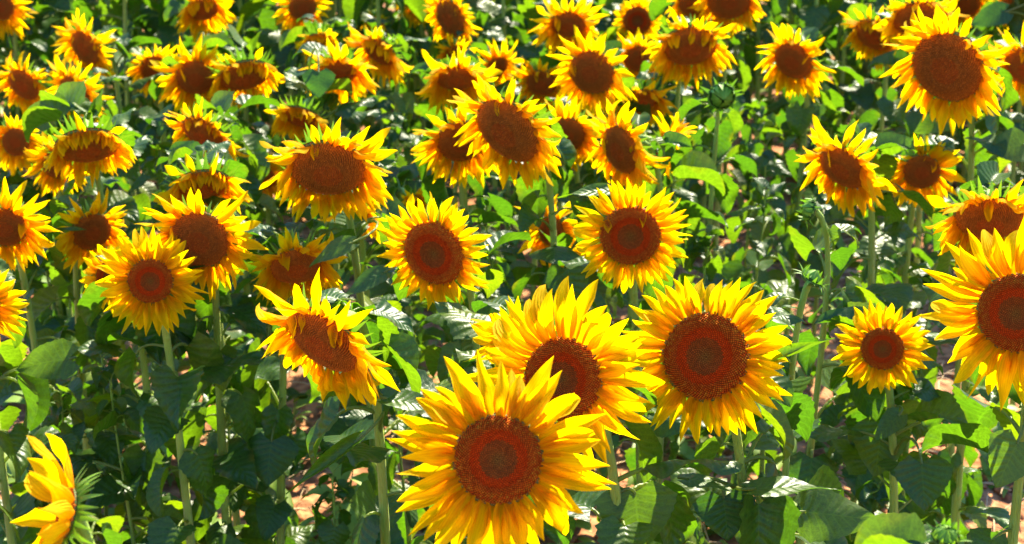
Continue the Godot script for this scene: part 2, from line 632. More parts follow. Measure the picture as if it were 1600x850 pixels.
func for_heads() -> void:
	var young := "young"
	var ripe := "ripe"
	sunflower(Vector3(-1.482, 1.148, -5.937), Vector3(-0.487, -0.276, 0.829), 0.069, 0.141, ripe, 0.03, Vector2(-1.404, -6.016), "sunflower near top left corner, two white curled petals on its right rim")
	sunflower(Vector3(-1.201, 1.169, -6.669), Vector3(0.264, -0.623, 0.737), 0.065, 0.146, ripe, 0.35, Vector2(-1.2, -6.738), "sunflower cut by the top edge above the green nodding head, petals folded on its brow")
	sunflower(Vector3(-1.668, 1.045, -5.796), Vector3(-0.34, -0.343, 0.875), 0.063, 0.123, ripe, 0.03, Vector2(-1.591, -5.866), "sunflower at left edge, second from the top, its tilted disc partly behind a yellow neighbour")
	sunflower(Vector3(-1.405, 1.092, -5.447), Vector3(-0.398, -0.368, 0.84), 0.06, 0.131, ripe, 0.03, Vector2(-1.42, -5.559), "sunflower directly above the green capped hanging head on the left, rays fanned out left")
	sunflower(Vector3(-1.516, 1, -5.127), Vector3(-0.059, 0.148, 0.987), 0.045, 0.1, ripe, 0.03, Vector2(-1.447, -5.232), "small round-faced sunflower at left edge beside the green capped hanging head")
	sunflower(Vector3(-1.068, 1.203, -4.216), Vector3(0.196, -0.732, 0.652), 0.081, 0.142, ripe, 0.52, Vector2(-1.046, -4.37), "drooping sunflower on the left with flat green cap, pale petals hanging over its disc")
	sunflower(Vector3(-1.372, 0.949, -5.058), Vector3(0.251, -0.285, 0.925), 0.052, 0.113, ripe, 0.03, Vector2(-1.408, -5.199), "small sunflower peeping out below the green capped hanging head at left")
	sunflower(Vector3(-1.308, 1.015, -6.232), Vector3(0.127, -0.243, 0.962), 0.056, 0.115, ripe, 0.03, Vector2(-1.317, -6.344), "sunflower half hidden behind the left side of a round brown head near the top")
	sunflower(Vector3(-0.998, 1.156, -5.354), Vector3(0.125, -0.359, 0.925), 0.065, 0.143, ripe, 0.03, Vector2(-1.082, -5.501), "round brown headed sunflower left of the drooping head with a green cap near the top")
	sunflower(Vector3(-0.836, 1.172, -5.301), Vector3(0.251, -0.732, 0.633), 0.084, 0.146, ripe, 0.52, Vector2(-0.911, -5.371), "drooping sunflower near the top with dark green cap and short petals over its disc")
	sunflower(Vector3(-0.873, 1.105, -4.773), Vector3(-0.373, -0.582, 0.723), 0.073, 0.133, ripe, 0.21, Vector2(-0.781, -4.913), "sunflower with a slanting oval disc below the round brown head, green leaf at its brow")
	sunflower(Vector3(-0.751, 1.145, -4.052), Vector3(0.157, -0.714, 0.682), 0.067, 0.13, ripe, 0.49, Vector2(-0.736, -4.205), "drooping sunflower with bright green bracts on its brow, right behind a round tall rayed head")
	sunflower(Vector3(-0.844, 1.134, -6.926), Vector3(0.244, -0.208, 0.947), 0.057, 0.139, ripe, 0.03, Vector2(-0.858, -7.08), "small sunflower cut by the top edge, left of the pink soil patch")
	sunflower(Vector3(-0.451, 1.159, -5.802), Vector3(-0.48, -0.527, 0.702), 0.065, 0.144, ripe, 0.28, Vector2(-0.453, -5.864), "sunflower under the soil patch at the top with green bracts on its right shoulder")
	sunflower(Vector3(-0.547, 1.177, -5.34), Vector3(0.145, -0.643, 0.752), 0.064, 0.147, ripe, 0.21, Vector2(-0.611, -5.487), "sunflower with a rounded dark leaf in front of its lower left side near the top")
	sunflower(Vector3(-0.643, 1.078, -5.126), Vector3(-0.221, -0.711, 0.668), 0.06, 0.128, ripe, 0.35, Vector2(-0.538, -5.203), "sunflower just above the large broad disc at left of centre, petals on its face")
	sunflower(Vector3(-0.405, 1.278, -3.681), Vector3(0.026, -0.557, 0.83), 0.088, 0.159, ripe, 0.03, Vector2(-0.321, -3.781), "large sunflower with the broad brown disc left of centre, long stem running down below it")
	sunflower(Vector3(-0.411, 1.056, -7.619), Vector3(0.05, -0.366, 0.929), 0.057, 0.125, ripe, 0.03, Vector2(-0.412, -7.721), "small sunflower cut by top edge left of the dark round disc with white petals")
	sunflower(Vector3(-0.238, 1.137, -6.646), Vector3(-0.617, -0.261, 0.742), 0.077, 0.139, ripe, 0.21, Vector2(-0.203, -6.694), "sunflower at top centre with dark round disc and white petals along its right rim")
	sunflower(Vector3(-0.169, 1.195, -5.141), Vector3(0.052, -0.706, 0.706), 0.066, 0.151, ripe, 0.03, Vector2(-0.151, -5.214), "sunflower with a flattened disc just above the big tilted oval disc at centre top")
	sunflower(Vector3(-0.132, 1.186, -4.338), Vector3(0.13, -0.38, 0.916), 0.065, 0.138, ripe, 0.03, Vector2(-0.074, -4.438), "sunflower overlapped on its right by the big tilted oval disc at upper centre")
	sunflower(Vector3(-0.008, 1.281, -4.048), Vector3(-0.548, -0.397, 0.736), 0.094, 0.16, ripe, 0.1, Vector2(0.139, -4.148), "large sunflower with big tilted oval disc at upper centre and green bracts on its shoulder")
	sunflower(Vector3(0.106, 0.986, -6.118), Vector3(-0.122, -0.441, 0.889), 0.058, 0.118, ripe, 0.03, Vector2(0.073, -6.28), "small dull sunflower tucked behind the left side of a tall-rayed head near top centre")
	sunflower(Vector3(0.202, 1.195, -6.144), Vector3(-0.026, -0.598, 0.801), 0.067, 0.151, ripe, 0.17, Vector2(0.178, -6.254), "sunflower near the top, white petal curled on its brow, left of a small round head")
	sunflower(Vector3(0.245, 1.202, -5.198), Vector3(-0.364, -0.213, 0.907), 0.074, 0.153, ripe, 0.03, Vector2(0.22, -5.291), "sunflower with upright pointed rays and slanted disc between small round heads, top right of centre")
	sunflower(Vector3(0.522, 1.049, -7.132), Vector3(-0.073, -0.05, 0.996), 0.061, 0.104, young, 0, Vector2(0.508, -7.271), "small full-faced sunflower with green centred disc close to the top edge")
	sunflower(Vector3(0.47, 1.038, -6.317), Vector3(-0.069, -0.368, 0.927), 0.057, 0.122, ripe, 0.03, Vector2(0.524, -6.438), "sunflower with small oval disc right under the small full-faced green centred one")
	sunflower(Vector3(0.564, 1.245, -5.411), Vector3(0.041, -0.578, 0.815), 0.089, 0.163, ripe, 0.28, Vector2(0.533, -5.533), "sunflower with a wide disc and short petals hanging on its brow beside the spiky bud")
	sunflower(Vector3(0.406, 1.08, -5.353), Vector3(0.167, -0.694, 0.701), 0.063, 0.129, ripe, 0.14, Vector2(0.406, -5.514), "sunflower shaded by a dark leaf, left of the round spiky green bud")
	sunflower(Vector3(0.158, 1.079, -4.889), Vector3(-0.08, -0.374, 0.924), 0.061, 0.132, ripe, 0.03, Vector2(0.235, -5.056), "sunflower mostly hidden between the big tilted oval disc and the left-turned head")
	sunflower(Vector3(0.283, 1.167, -4.327), Vector3(-0.739, -0.217, 0.638), 0.069, 0.135, ripe, 0.07, Vector2(0.409, -4.371), "sunflower turned left with green bracts along its right side, right of upper centre")
	sunflower(Vector3(0.429, 1.063, -4.779), Vector3(0.713, -0.431, 0.553), 0.057, 0.129, ripe, 0.03, Vector2(0.267, -4.824), "sunflower seen from the side, turned away right behind the bracts of the left-turned head")
	sunflower(Vector3(0.822, 1.229, -6.499), Vector3(-0.069, -0.398, 0.915), 0.087, 0.159, ripe, 0.03, Vector2(0.813, -6.61), "sunflower cut by the top edge above the wide disc with hanging brow petals")
	sunflower(Vector3(0.689, 1.198, -6.604), Vector3(-0.192, -0.436, 0.879), 0.054, 0.108, ripe, 0.03, Vector2(0.646, -6.767), "small sunflower at the top edge overlapped by the larger one on its right")
	sunflower(Vector3(0.928, 1.162, -5.608), Vector3(-0.531, -0.322, 0.784), 0.07, 0.144, ripe, 0.03, Vector2(0.951, -5.662), "lone sunflower among green leaves at the upper right with slanted oval disc")
	sunflower(Vector3(1.311, 1.148, -6.187), Vector3(-0.532, -0.561, 0.635), 0.076, 0.141, ripe, 0.35, Vector2(1.346, -6.254), "sunflower at left of the trio in the top right corner, pale petals over its disc")
	sunflower(Vector3(1.399, 1.255, -5.881), Vector3(-0.102, -0.681, 0.726), 0.097, 0.166, ripe, 0.03, Vector2(1.476, -5.955), "sunflower near the top right corner, partly covered by the tall rays of the largest one")
	sunflower(Vector3(1.146, 1.357, -4.464), Vector3(-0.57, -0.272, 0.775), 0.103, 0.182, ripe, 0.03, Vector2(1.263, -4.564), "largest sunflower in the top right, broad brown disc with ragged long rays")
	sunflower(Vector3(1.618, 1.195, -5.317), Vector3(-0.469, -0.542, 0.697), 0.08, 0.151, ripe, 0.03, Vector2(1.688, -5.389), "sunflower cut by the right edge beside the largest head in the top right")
	sunflower(Vector3(2.142, 1.099, -7.261), Vector3(-0.253, -0.45, 0.857), 0.073, 0.132, ripe, 0.03, Vector2(2.121, -7.351), "sunflower cut by the top right corner of the field view")
	sunflower(Vector3(0.809, 1.183, -4.073), Vector3(-0.59, -0.48, 0.649), 0.067, 0.138, ripe, 0.03, Vector2(0.931, -4.126), "sunflower at right with green bracts on its shoulder, left of one behind a curled leaf")
	sunflower(Vector3(1.135, 1.034, -4.623), Vector3(-0.162, -0.189, 0.969), 0.053, 0.121, ripe, 0.03, Vector2(1.136, -4.723), "sunflower with a curled green leaf over its top, at right below the largest upper head")
	sunflower(Vector3(1.013, 1.213, -3.505), Vector3(-0.14, -0.651, 0.746), 0.077, 0.144, ripe, 0.03, Vector2(1.033, -3.605), "sunflower at right edge with a wide brown disc above the big cut-off head")
	sunflower(Vector3(0.806, 1.312, -2.597), Vector3(-0.505, 0.261, 0.823), 0.065, 0.154, young, 0, Vector2(0.86, -2.697), "big close sunflower cut by the right edge, red ringed disc and long pointed rays")
	sunflower(Vector3(0.742, 1.019, -3.234), Vector3(-0.217, 0.235, 0.947), 0.044, 0.1, young, 0, Vector2(0.83, -3.334), "small bright full-faced sunflower with red disc standing alone at lower right")
	sunflower(Vector3(0.307, 1.254, -2.555), Vector3(-0.338, 0.394, 0.855), 0.072, 0.14, young, 0, Vector2(0.464, -2.655), "large sunflower right of centre with orange dotted disc, green stem running down to the bottom")
	sunflower(Vector3(0.076, 1.283, -2.381), Vector3(-0.428, 0.262, 0.865), 0.064, 0.147, young, 0, Vector2(0.196, -2.481), "large sunflower behind the front one, its lower left covered by the front rays")
	sunflower(Vector3(-0.018, 1.286, -2.078), Vector3(0.007, 0.496, 0.868), 0.061, 0.147, young, 0, Vector2(0, -2.178), "front sunflower at the bottom centre, full face with red ringed disc and long yellow rays")
	sunflower(Vector3(0.248, 1.191, -3.454), Vector3(-0.024, 0.008, 1), 0.066, 0.127, young, 0.07, Vector2(0.306, -3.554), "sunflower right of centre above the two large ones, round red-brown disc with ragged rays")
	sunflower(Vector3(0.109, 0.892, -4.516), Vector3(-0.491, 0.077, 0.868), 0.042, 0.128, ripe, 0.03, Vector2(0.12, -4.665), "sunflower mostly hidden behind a bare stem and drooping leaf, left of the round ragged one")
	sunflower(Vector3(-0.159, 1.177, -3.374), Vector3(-0.416, -0.067, 0.907), 0.071, 0.125, young, 0, Vector2(-0.069, -3.474), "sunflower with slanted oval disc and hanging rays in the middle of the field")
	sunflower(Vector3(-0.319, 1.208, -2.755), Vector3(-0.473, -0.456, 0.754), 0.075, 0.143, ripe, 0.24, Vector2(-0.219, -2.855), "drooping sunflower left of the front trio with white curled petals over its oval disc")
	sunflower(Vector3(-0.471, 1.085, -3.578), Vector3(0.175, -0.554, 0.814), 0.061, 0.12, ripe, 0.1, Vector2(-0.564, -3.678), "sunflower with a green leaf across its face, just above the drooping oval one")
	sunflower(Vector3(-0.657, 1.179, -3.463), Vector3(-0.068, -0.175, 0.982), 0.067, 0.137, ripe, 0.03, Vector2(-0.654, -3.591), "sunflower with broad brown disc behind the bright full-faced one at left")
	sunflower(Vector3(-0.739, 1.127, -3.342), Vector3(0.112, 0.121, 0.986), 0.048, 0.116, young, 0, Vector2(-0.695, -3.442), "bright full-faced sunflower at left with small red disc and long fringe of rays")
	sunflower(Vector3(-1.056, 1, -4.143), Vector3(0.506, -0.257, 0.824), 0.053, 0.114, ripe, 0.03, Vector2(-1.14, -4.243), "sunflower at left with a thin leaf crossing its face and a dark red disc")
	sunflower(Vector3(-1.183, 1.094, -3.854), Vector3(0.2, -0.246, 0.948), 0.052, 0.122, ripe, 0.03, Vector2(-1.16, -4.008), "sunflower cut by the left edge at mid height, long rays spreading to its right")
	sunflower(Vector3(-1.115, 1.052, -3.398), Vector3(0.311, 0.049, 0.949), 0.047, 0.105, young, 0, Vector2(-1.109, -3.498), "sunflower mostly beyond the left edge, only its right hand rays in view")
	sunflower(Vector3(-0.866, 1.078, -3.526), Vector3(-0.203, 0.338, 0.919), 0.034, 0.077, young, 0, Vector2(-0.822, -3.614), "sunflower hidden behind the bright full-faced one at left, only left rays showing")
	sunflower(Vector3(-0.532, 1.31, -1.869), Vector3(-0.853, 0.341, 0.396), 0.031, 0.104, young, -0.75, Vector2(-0.478, -1.926), "sunflower at bottom left seen from the side, long rays pointing up left over green bracts")
	sunflower(Vector3(-2.093, 1.114, -7.056), Vector3(-0.15, 0.132, 0.98), 0.053, 0.135, ripe, 0.03, Vector2(-2.124, -7.14), "small sunflower in the very top left corner behind leaves")
	sunflower(Vector3(-0.781, 0.858, -5.239), Vector3(0.056, -0.265, 0.963), 0.04, 0.098, ripe, 0.03, Vector2(-0.816, -5.364), "small sunflower hidden behind the left rays of the large broad disc left of centre")
	sunflower(Vector3(-0.42, 0.964, -4.433), Vector3(0.081, -0.507, 0.858), 0.039, 0.105, ripe, 0.03, Vector2(-0.361, -4.518), "sunflower hidden behind the long stem under the large broad disc, only yellow rays showing")
	sunflower(Vector3(-0.294, 0.887, -4.829), Vector3(0.458, -0.546, 0.701), 0.034, 0.091, ripe, 0.03, Vector2(-0.293, -4.934), "small ragged sunflower above the slanted oval disc in the middle")
	sunflower(Vector3(0.007, 1.121, -3.015), Vector3(-0.002, -0.179, 0.984), 0.03, 0.091, young, 0, Vector2(0.006, -3.112), "sunflower hidden behind the left rays of the large one in the centre trio")
	sunflower(Vector3(-0.739, 1.065, -6.571), Vector3(0.065, -0.812, 0.58), 0.054, 0.126, ripe, 0.56, Vector2(-0.755, -6.711), "small nodding sunflower above the one with the rounded dark leaf at the top")
	sunflower(Vector3(-0.612, 0.971, -7.581), Vector3(0.064, -0.599, 0.798), 0.031, 0.076, ripe, 0.03, Vector2(-0.635, -7.736), "tiny far sunflower on the soil patch at the top")
	sunflower(Vector3(-0.216, 1.02, -6.548), Vector3(0.023, -0.717, 0.697), 0.044, 0.108, ripe, 0.35, Vector2(-0.238, -6.619), "small ragged sunflower below the dark round disc at top centre")
	sunflower(Vector3(-0.057, 1.006, -6.334), Vector3(0.367, -0.483, 0.795), 0.048, 0.116, ripe, 0.03, Vector2(-0.043, -6.43), "small sunflower right of the flattened disc near top centre")
	sunflower(Vector3(1.954, 1.076, -7.411), Vector3(-0.237, -0.369, 0.899), 0.066, 0.128, ripe, 0.03, Vector2(1.985, -7.543), "small sunflower at the top edge left of the green leaf in the top right corner")
	# leaves that stand out in the photograph, each on the stem it grows from
	placed_leaf(46, Vector3(0.195, 1.046, -2.499), Vector3(0.098, -0.894, 0.437), Vector3(0, 0.482, 0.876), 0.094, 0.12, 0.1, 0.1, 2)
	placed_leaf(45, Vector3(0.491, 0.945, -2.637), Vector3(0.992, -0.046, 0.118), Vector3(0, 0.599, 0.801), 0.127, 0.091, 0.2, -0.1, 2)
	placed_leaf(45, Vector3(0.394, 1.021, -2.563), Vector3(0.988, 0.143, 0.059), Vector3(-0.094, 0.995, 0.031), 0.141, 0.063, 0.25, 0.1, 0)
	placed_leaf(44, Vector3(0.826, 0.793, -3.187), Vector3(0.05, -0.918, 0.394), Vector3(0, 0.394, 0.919), 0.098, 0.111, 0.1, 0.25, 1)
	placed_leaf(44, Vector3(0.781, 0.801, -3.362), Vector3(-0.099, -0.974, 0.203), Vector3(0, 0.482, 0.876), 0.114, 0.114, 0.1, 0.1, 2)
	placed_leaf(44, Vector3(0.796, 0.859, -3.278), Vector3(-0.718, -0.581, 0.384), Vector3(0, 0.749, 0.663), 0.076, 0.047, 0.3, 0.2, 0)
	placed_leaf(43, Vector3(0.83, 1.087, -2.604), Vector3(-0.445, -0.819, 0.362), Vector3(0, 0.482, 0.876), 0.084, 0.084, 0.1, 0.1, 2)
	placed_leaf(51, Vector3(-0.216, 1.108, -2.743), Vector3(0.982, -0.068, 0.176), Vector3(0, 0.988, 0.158), 0.104, 0.057, 0.25, 0.2, 0)
	placed_leaf(21, Vector3(0.109, 0.967, -4.129), Vector3(-0.094, -0.031, 0.995), Vector3(0, 0.993, 0.117), 0.08, 0.128, 0.6, -0.35, 0)
	placed_leaf(15, Vector3(-0.553, 1.269, -4.857), Vector3(0, -0.876, 0.482), Vector3(0, 0.562, 0.827), 0.077, 0.088, 0.1, -0.1, 1)
	placed_leaf(41, Vector3(1.2, 1.19, -4.605), Vector3(-0.953, -0.244, 0.177), Vector3(0, 0.749, 0.663), 0.108, 0.077, 0.35, 0.1, 2)
	placed_leaf(5, Vector3(-1.076, 1.266, -4.35), Vector3(-0.992, 0.106, 0.071), Vector3(0, 0.854, 0.52), 0.086, 0.043, 0.2, 0.1, 2)
	placed_leaf(5, Vector3(-1.074, 1.256, -4.35), Vector3(0.243, 0.925, -0.292), Vector3(-0.371, 0.279, 0.886), 0.073, 0.03, 0.1, 0.3, 2)
	placed_leaf(16, Vector3(-0.342, 1.163, -3.493), Vector3(-0.935, -0.27, 0.232), Vector3(0, 0.749, 0.663), 0.109, 0.043, 0.7, 0.1, 2)
	placed_leaf(16, Vector3(-0.263, 1.128, -3.399), Vector3(-0.897, -0.331, 0.293), Vector3(0.088, 0.884, 0.46), 0.114, 0.045, 0.4, 0.1, 0)
	placed_leaf(52, Vector3(-0.541, 0.678, -3.568), Vector3(-0.098, -0.894, 0.437), Vector3(0, 0.482, 0.876), 0.104, 0.118, 0.1, -0.2, 1)
	placed_leaf(51, Vector3(-0.263, 1.059, -2.67), Vector3(-0.801, -0.502, 0.326), Vector3(0.333, 0.836, 0.435), 0.145, 0.037, 0.1, 1, 0)
	placed_leaf(45, Vector3(0.351, 0.987, -2.609), Vector3(0.099, -0.915, 0.392), Vector3(0, 0.482, 0.876), 0.074, 0.096, 0.1, 0.1, 1)
	placed_leaf(45, Vector3(0.285, 1.031, -2.581), Vector3(0.976, -0.034, 0.215), Vector3(0, 1, 0.031), 0.079, 0.052, 0.3, 0, 0)
	placed_leaf(39, Vector3(1.972, 1.13, -6.851), Vector3(-0.953, -0.244, 0.177), Vector3(0, 0.633, 0.774), 0.158, 0.097, 0.3, 0.1, 1)
	placed_leaf(37, Vector3(1.364, 1.148, -4.466), Vector3(-0.97, -0.08, 0.229), Vector3(0, 0.633, 0.774), 0.106, 0.095, 0.3, 0.1, 2)
	placed_leaf(41, Vector3(1.107, 0.763, -4.723), Vector3(-0.962, -0.126, 0.241), Vector3(0, 0.695, 0.719), 0.118, 0.074, 0.5, 0.1, 2)
	placed_leaf(56, Vector3(-1.045, 0.581, -3.915), Vector3(-0.979, 0.106, 0.172), Vector3(0, 0.988, 0.158), 0.176, 0.069, 0.2, 0.1, 0)
	placed_leaf(55, Vector3(-1.141, 1.013, -4.098), Vector3(0.976, 0.152, 0.157), Vector3(0, 1, -0.014), 0.089, 0.022, 0.1, 0.6, 2)
	placed_leaf(45, Vector3(0.416, 1.253, -2.542), Vector3(0.918, 0.395, -0.028), Vector3(-0.29, 0.849, 0.442), 0.099, 0.03, 0.1, 0.9, 2)
	placed_leaf(40, Vector3(0.843, 1.219, -4.165), Vector3(0.1, 0.949, -0.299), Vector3(0, 0.301, 0.954), 0.067, 0.048, 0.1, 0.2, 2)
	placed_leaf(57, Vector3(-0.958, 0.9, -3.498), Vector3(-0.99, -0.065, 0.124), Vector3(0, 0.633, 0.774), 0.132, 0.086, 0.5, 0.1, 2)
	placed_leaf(48, Vector3(0.216, 1.272, -3.506), Vector3(-0.99, 0.124, 0.065), Vector3(0, 0.943, 0.332), 0.122, 0.041, 0.5, 0.2, 2)

var grown: Array = []   # each sunflower and the line of its stem

func placed_leaf(plant: int, at: Vector3, along: Vector3, normal: Vector3, length: float, width: float, droop: float, fold: float, tone: int) -> void:
	var root: Node3D = grown[plant][0]
	var path: Array = grown[plant][1]
	var q := at - root.position
	var foot: Vector3 = path[0]
	var best := 1e9
	for p in path:
		var want := q.y - 0.03 - 0.25 * Vector2(p.x - q.x, p.z - q.z).length()
		if absf(p.y - want) < best:
			best = absf(p.y - want); foot = p
	normal = (normal - along * normal.dot(along)).normalized()
	var st := begin()
	var pts := []; var uvs := []; var cols := []
	var p := q
	var rows := 20
	var ph := rng.randf() * TAU
	var axis := along.cross(normal)
	for j in rows + 1:
		var t := j / float(rows)
		var h := -droop * t
		var dir := along.rotated(axis, h)
		var nrm := normal.rotated(axis, h)
		if j > 0: p += dir * length / rows
		var hw := width * 0.5 * pow(1.0 - t, 0.72) * pow(minf(t * 4.2 + 0.22, 1.0), 0.6) * (1.0 + 0.25 * sin(PI * t)) * 1.12
		var tooth := 0.03 * (1.0 if j % 2 == 0 else -0.6) * minf(1.0, 3.0 * (1.0 - t))
		for k in 11:
			var s := k / 5.0 - 1.0
			var e := absf(s)
			var flat := cos(fold * e)
			var lift := sin(fold * e) * hw * e + length * 0.025 * e * sin(ph + t * 10.0 + s * 2.0) + length * 0.03 * s * sin(ph + t * 3.0)
			pts.append(p + axis * hw * s * flat * (1.0 + (tooth if e > 0.95 else 0.0)) + nrm * lift - dir * length * 0.16 * pow(e, 1.5) * pow(1.0 - t, 2.5))
			uvs.append(Vector2(s * 0.5 + 0.5, t)); cols.append(TONES[tone])
	var nx := grid(st, 0, pts, uvs, cols, 11)
	var line := []; var radii := []; var cc := []
	var pull := (q - foot).length() * 0.4
	for k in 9:
		line.append(foot.bezier_interpolate(foot + Vector3(0, pull, 0), q - along * pull, q + along * 0.004, k / 8.0))
		radii.append(lerpf(0.0038, 0.0026, k / 8.0)); cc.append(Color.WHITE)
	var from := pts.size()
	nx = tube_into(st, nx, line, radii, 6, cc)
	piece("leaf", finish(st, M.leaf), root)

func for_buds() -> void:
	bud(Vector3(0.572, 1.25, -4.608), Vector3(-0.005, -0.127, 0.992), 0.038, Vector2(0.547, -4.658), "round dark green sunflower bud ringed by spiky bracts on a tall stem")
	bud(Vector3(0.544, 1.25, -2.97), Vector3(0.476, 0.876, 0.083), 0.023, Vector2(0.53, -3.02), "green sunflower bud seen from behind with spiky bracts, low on the right")
	bud(Vector3(0.62, 1.25, -3.442), Vector3(-0.962, 0.247, 0.119), 0.024, Vector2(0.637, -3.492), "small green sunflower bud nodding left on a thin stem at right")
	bud(Vector3(0.505, 1.305, -1.815), Vector3(-0.005, 0.9, 0.435), 0.017, Vector2(0.527, -1.865), "pale green spiky sunflower bud at the bottom edge on the right")

func field_behind() -> void:
	# the rows that go on behind: their heads rise above the picture, stems and leaves fill its upper part
	var kinds: Array[Node3D] = []
	for i in 7:
		kinds.append(far_plant("sunflower", "leafy sunflower at the far back, its head above the picture", "sunflower", "sunflowers of the far rows", rng.randf_range(1.26, 1.42), true))
	var n := 0
	var z := 7.25
	while z < 13.4:
		var half := 0.30 * z + 0.9
		var x := -half + rng.randf() * 0.3
		while x < half:
			var p := kinds[n % 7] if n < 7 else copy_of(kinds[rng.randi() % 7])
			p.position = Vector3(x + rng.randf_range(-0.12, 0.12), 0, -(z + rng.randf_range(-0.14, 0.14)))
			p.rotation.y = rng.randf_range(-0.5, 0.5)
			n += 1
			x += rng.randf_range(0.36, 0.46) * (0.8 + z * 0.035)
		z += 0.38
	# short plants without a flower that fill the gaps between the tall stems
	young_plant(Vector2(0.691, -4.72), 0.95, "leafy flowerless plant right of the spiky round bud's stem, wide dark leaves")
	young_plant(Vector2(0.528, -4.378), 0.9, "flowerless plant with tiered leaves directly above the upright rays of the right large sunflower")
	young_plant(Vector2(1.064, -4.254), 0.85, "flowerless plant in the dark gap left of the big cut-off head at the right edge")
	young_plant(Vector2(0.935, -4.29), 0.9, "flowerless plant below the sunflower with bright shoulder bracts at the right")
	young_plant(Vector2(0.674, -4.3), 0.8, "flowerless plant between the right large sunflower and the low spiky bud")
	young_plant(Vector2(0.864, -4.067), 0.55, "low leafy plant under the small bright full-faced sunflower standing alone")
	young_plant(Vector2(-0.221, -3.705), 0.8, "flowerless plant with dark leaves just left of the centre trio")
	young_plant(Vector2(-0.688, -3.768), 0.8, "flowerless plant left of the drooping oval head with white curled petals")
	young_plant(Vector2(-0.863, -3.604), 0.8, "flowerless plant under the bright full-faced sunflower's left rays")
	young_plant(Vector2(-1.081, -3.652), 0.75, "flowerless plant at the left edge above the side-seen bottom flower")
	young_plant(Vector2(-0.834, -3.746), 0.55, "low leafy plant right of the side-seen bottom left flower")
	young_plant(Vector2(-0.64, -3.859), 0.5, "low leafy plant between two tall stems at the lower left")
	young_plant(Vector2(-0.417, -3.672), 0.55, "low leafy plant left of the front sunflower's long rays")
	young_plant(Vector2(1.051, -5.641), 0.95, "leafy flowerless plant under the lone slanted sunflower at the upper right")
	young_plant(Vector2(1.286, -5.62), 0.9, "leafy flowerless plant between the largest upper right head and the two below it")
	young_plant(Vector2(0.865, -5.526), 0.9, "leafy flowerless plant midway between the spiky round bud and the right shoulder-bract sunflower")
	young_plant(Vector2(-0.408, -5.641), 0.95, "leafy flowerless plant right above the large broad disc left of centre")
	young_plant(Vector2(-0.374, -5.422), 0.85, "leafy flowerless plant between the broad disc and the overlapped pair at upper centre")
	young_plant(Vector2(-1.136, -5.314), 0.95, "leafy flowerless plant right of the green capped hanging head at left")
	young_plant(Vector2(-1.466, -5.208), 0.8, "leafy flowerless plant over the left edge sunflower with spreading rays")
	young_plant(Vector2(-1.129, -5.132), 0.8, "leafy flowerless plant in the gap above the broad brown disc at left")
	young_plant(Vector2(-0.055, -4.765), 0.9, "leafy flowerless plant below the big tilted oval disc at upper centre")
	young_plant(Vector2(-0.017, -4.469), 0.8, "leafy flowerless plant just above the top rays of the centre trio")
	young_plant(Vector2(-0.752, -4.985), 0.8, "leafy flowerless plant between the green browed drooping head and the leaf-crossed one")
	young_plant(Vector2(1.107, -3.944), 0.6, "low leafy plant under the big cut-off head at the right edge")
	young_plant(Vector2(0.854, -3.819), 0.45, "low leafy plant at the bottom right beside a heart-shaped dark leaf")
	young_plant(Vector2(0.383, -3.605), 0.5, "low leafy plant at the bottom between the two large sunflower stems")
	young_plant(Vector2(-0.361, -5.952), 0.95, "leafy flowerless plant left of the flattened disc near top centre")
	young_plant(Vector2(0.82, -5.845), 0.95, "leafy flowerless plant just right of the spiky round bud")
	young_plant(Vector2(-1.003, -3.768), 0.8, "leafy flowerless plant in the lower left under the hidden left-rayed sunflower")

func young_plant(at: Vector2, tall: float, label: String) -> void:
	var root := plant_root("young_sunflower", at, label, "sunflower plant", "young plants between the tall sunflowers")
	var top := Vector3(rng.randf_range(-0.05, 0.05), tall, rng.randf_range(-0.05, 0.05))
	var s := stem_mesh(Vector3(0, -0.02, 0), Vector3(rng.randf_range(-0.03, 0.03), tall * 0.5, 0), top - Vector3(0, 0.2, 0), top, 0.009, 0.0022)
	piece("stem", s[0], root)
	leaves_on(root, s[1], int(10 + tall * 12), 0.10, Vector3.ZERO, 0.2, 0.98)
	for k in 7:
		var b := Basis(Vector3.UP, k * 2.4 + rng.randf()) * Basis(Vector3.BACK, rng.randf_range(0.1, 0.9))
		piece("leaf", LEAF[rng.randi() % LEAF.size()], root, Transform3D(b.scaled(Vector3.ONE * rng.randf_range(0.035, 0.06)), top - Vector3(0, 0.012 * k, 0)))

func copy_of(o: Node3D) -> Node3D:
	var c: Node3D = o.duplicate()
	c.name = o.name
	add_child(c, true)
	return c

func far_plant(called: String, label: String, category: String, group: String, tall: float, blooms: bool) -> Node3D:
	var root := plant_root(called, Vector2.ZERO, label, category, group)
	var n := Vector3(rng.randf_range(-0.4, 0.2), rng.randf_range(-0.6, 0.0), 1).normalized()
	var h := Vector3(rng.randf_range(-0.05, 0.05), tall, 0.1)
	var disc := rng.randf_range(0.06, 0.085)
	var neck := h - n * disc * 0.42 if blooms else h
	var p2 := neck - n * 0.16 if blooms else neck - Vector3(0, 0.2, 0)
	var s := stem_mesh(Vector3(0, -0.02, 0), Vector3(rng.randf_range(-0.04, 0.04), tall * 0.6, 0), p2, neck, 0.0115, 0.008 if blooms else 0.005)
	piece("stem", s[0], root)
	if blooms:
		leaves_on(root, s[1], 21, 0.155, n)
		head_into(root, h, n, disc, disc + 0.055, "ripe", 0.2, true)
	return root

# ---------------------------------------------------------------- ground

func soil_height(x: float, z: float) -> float:
	return 0.0

var lumps := FastNoiseLite.new()

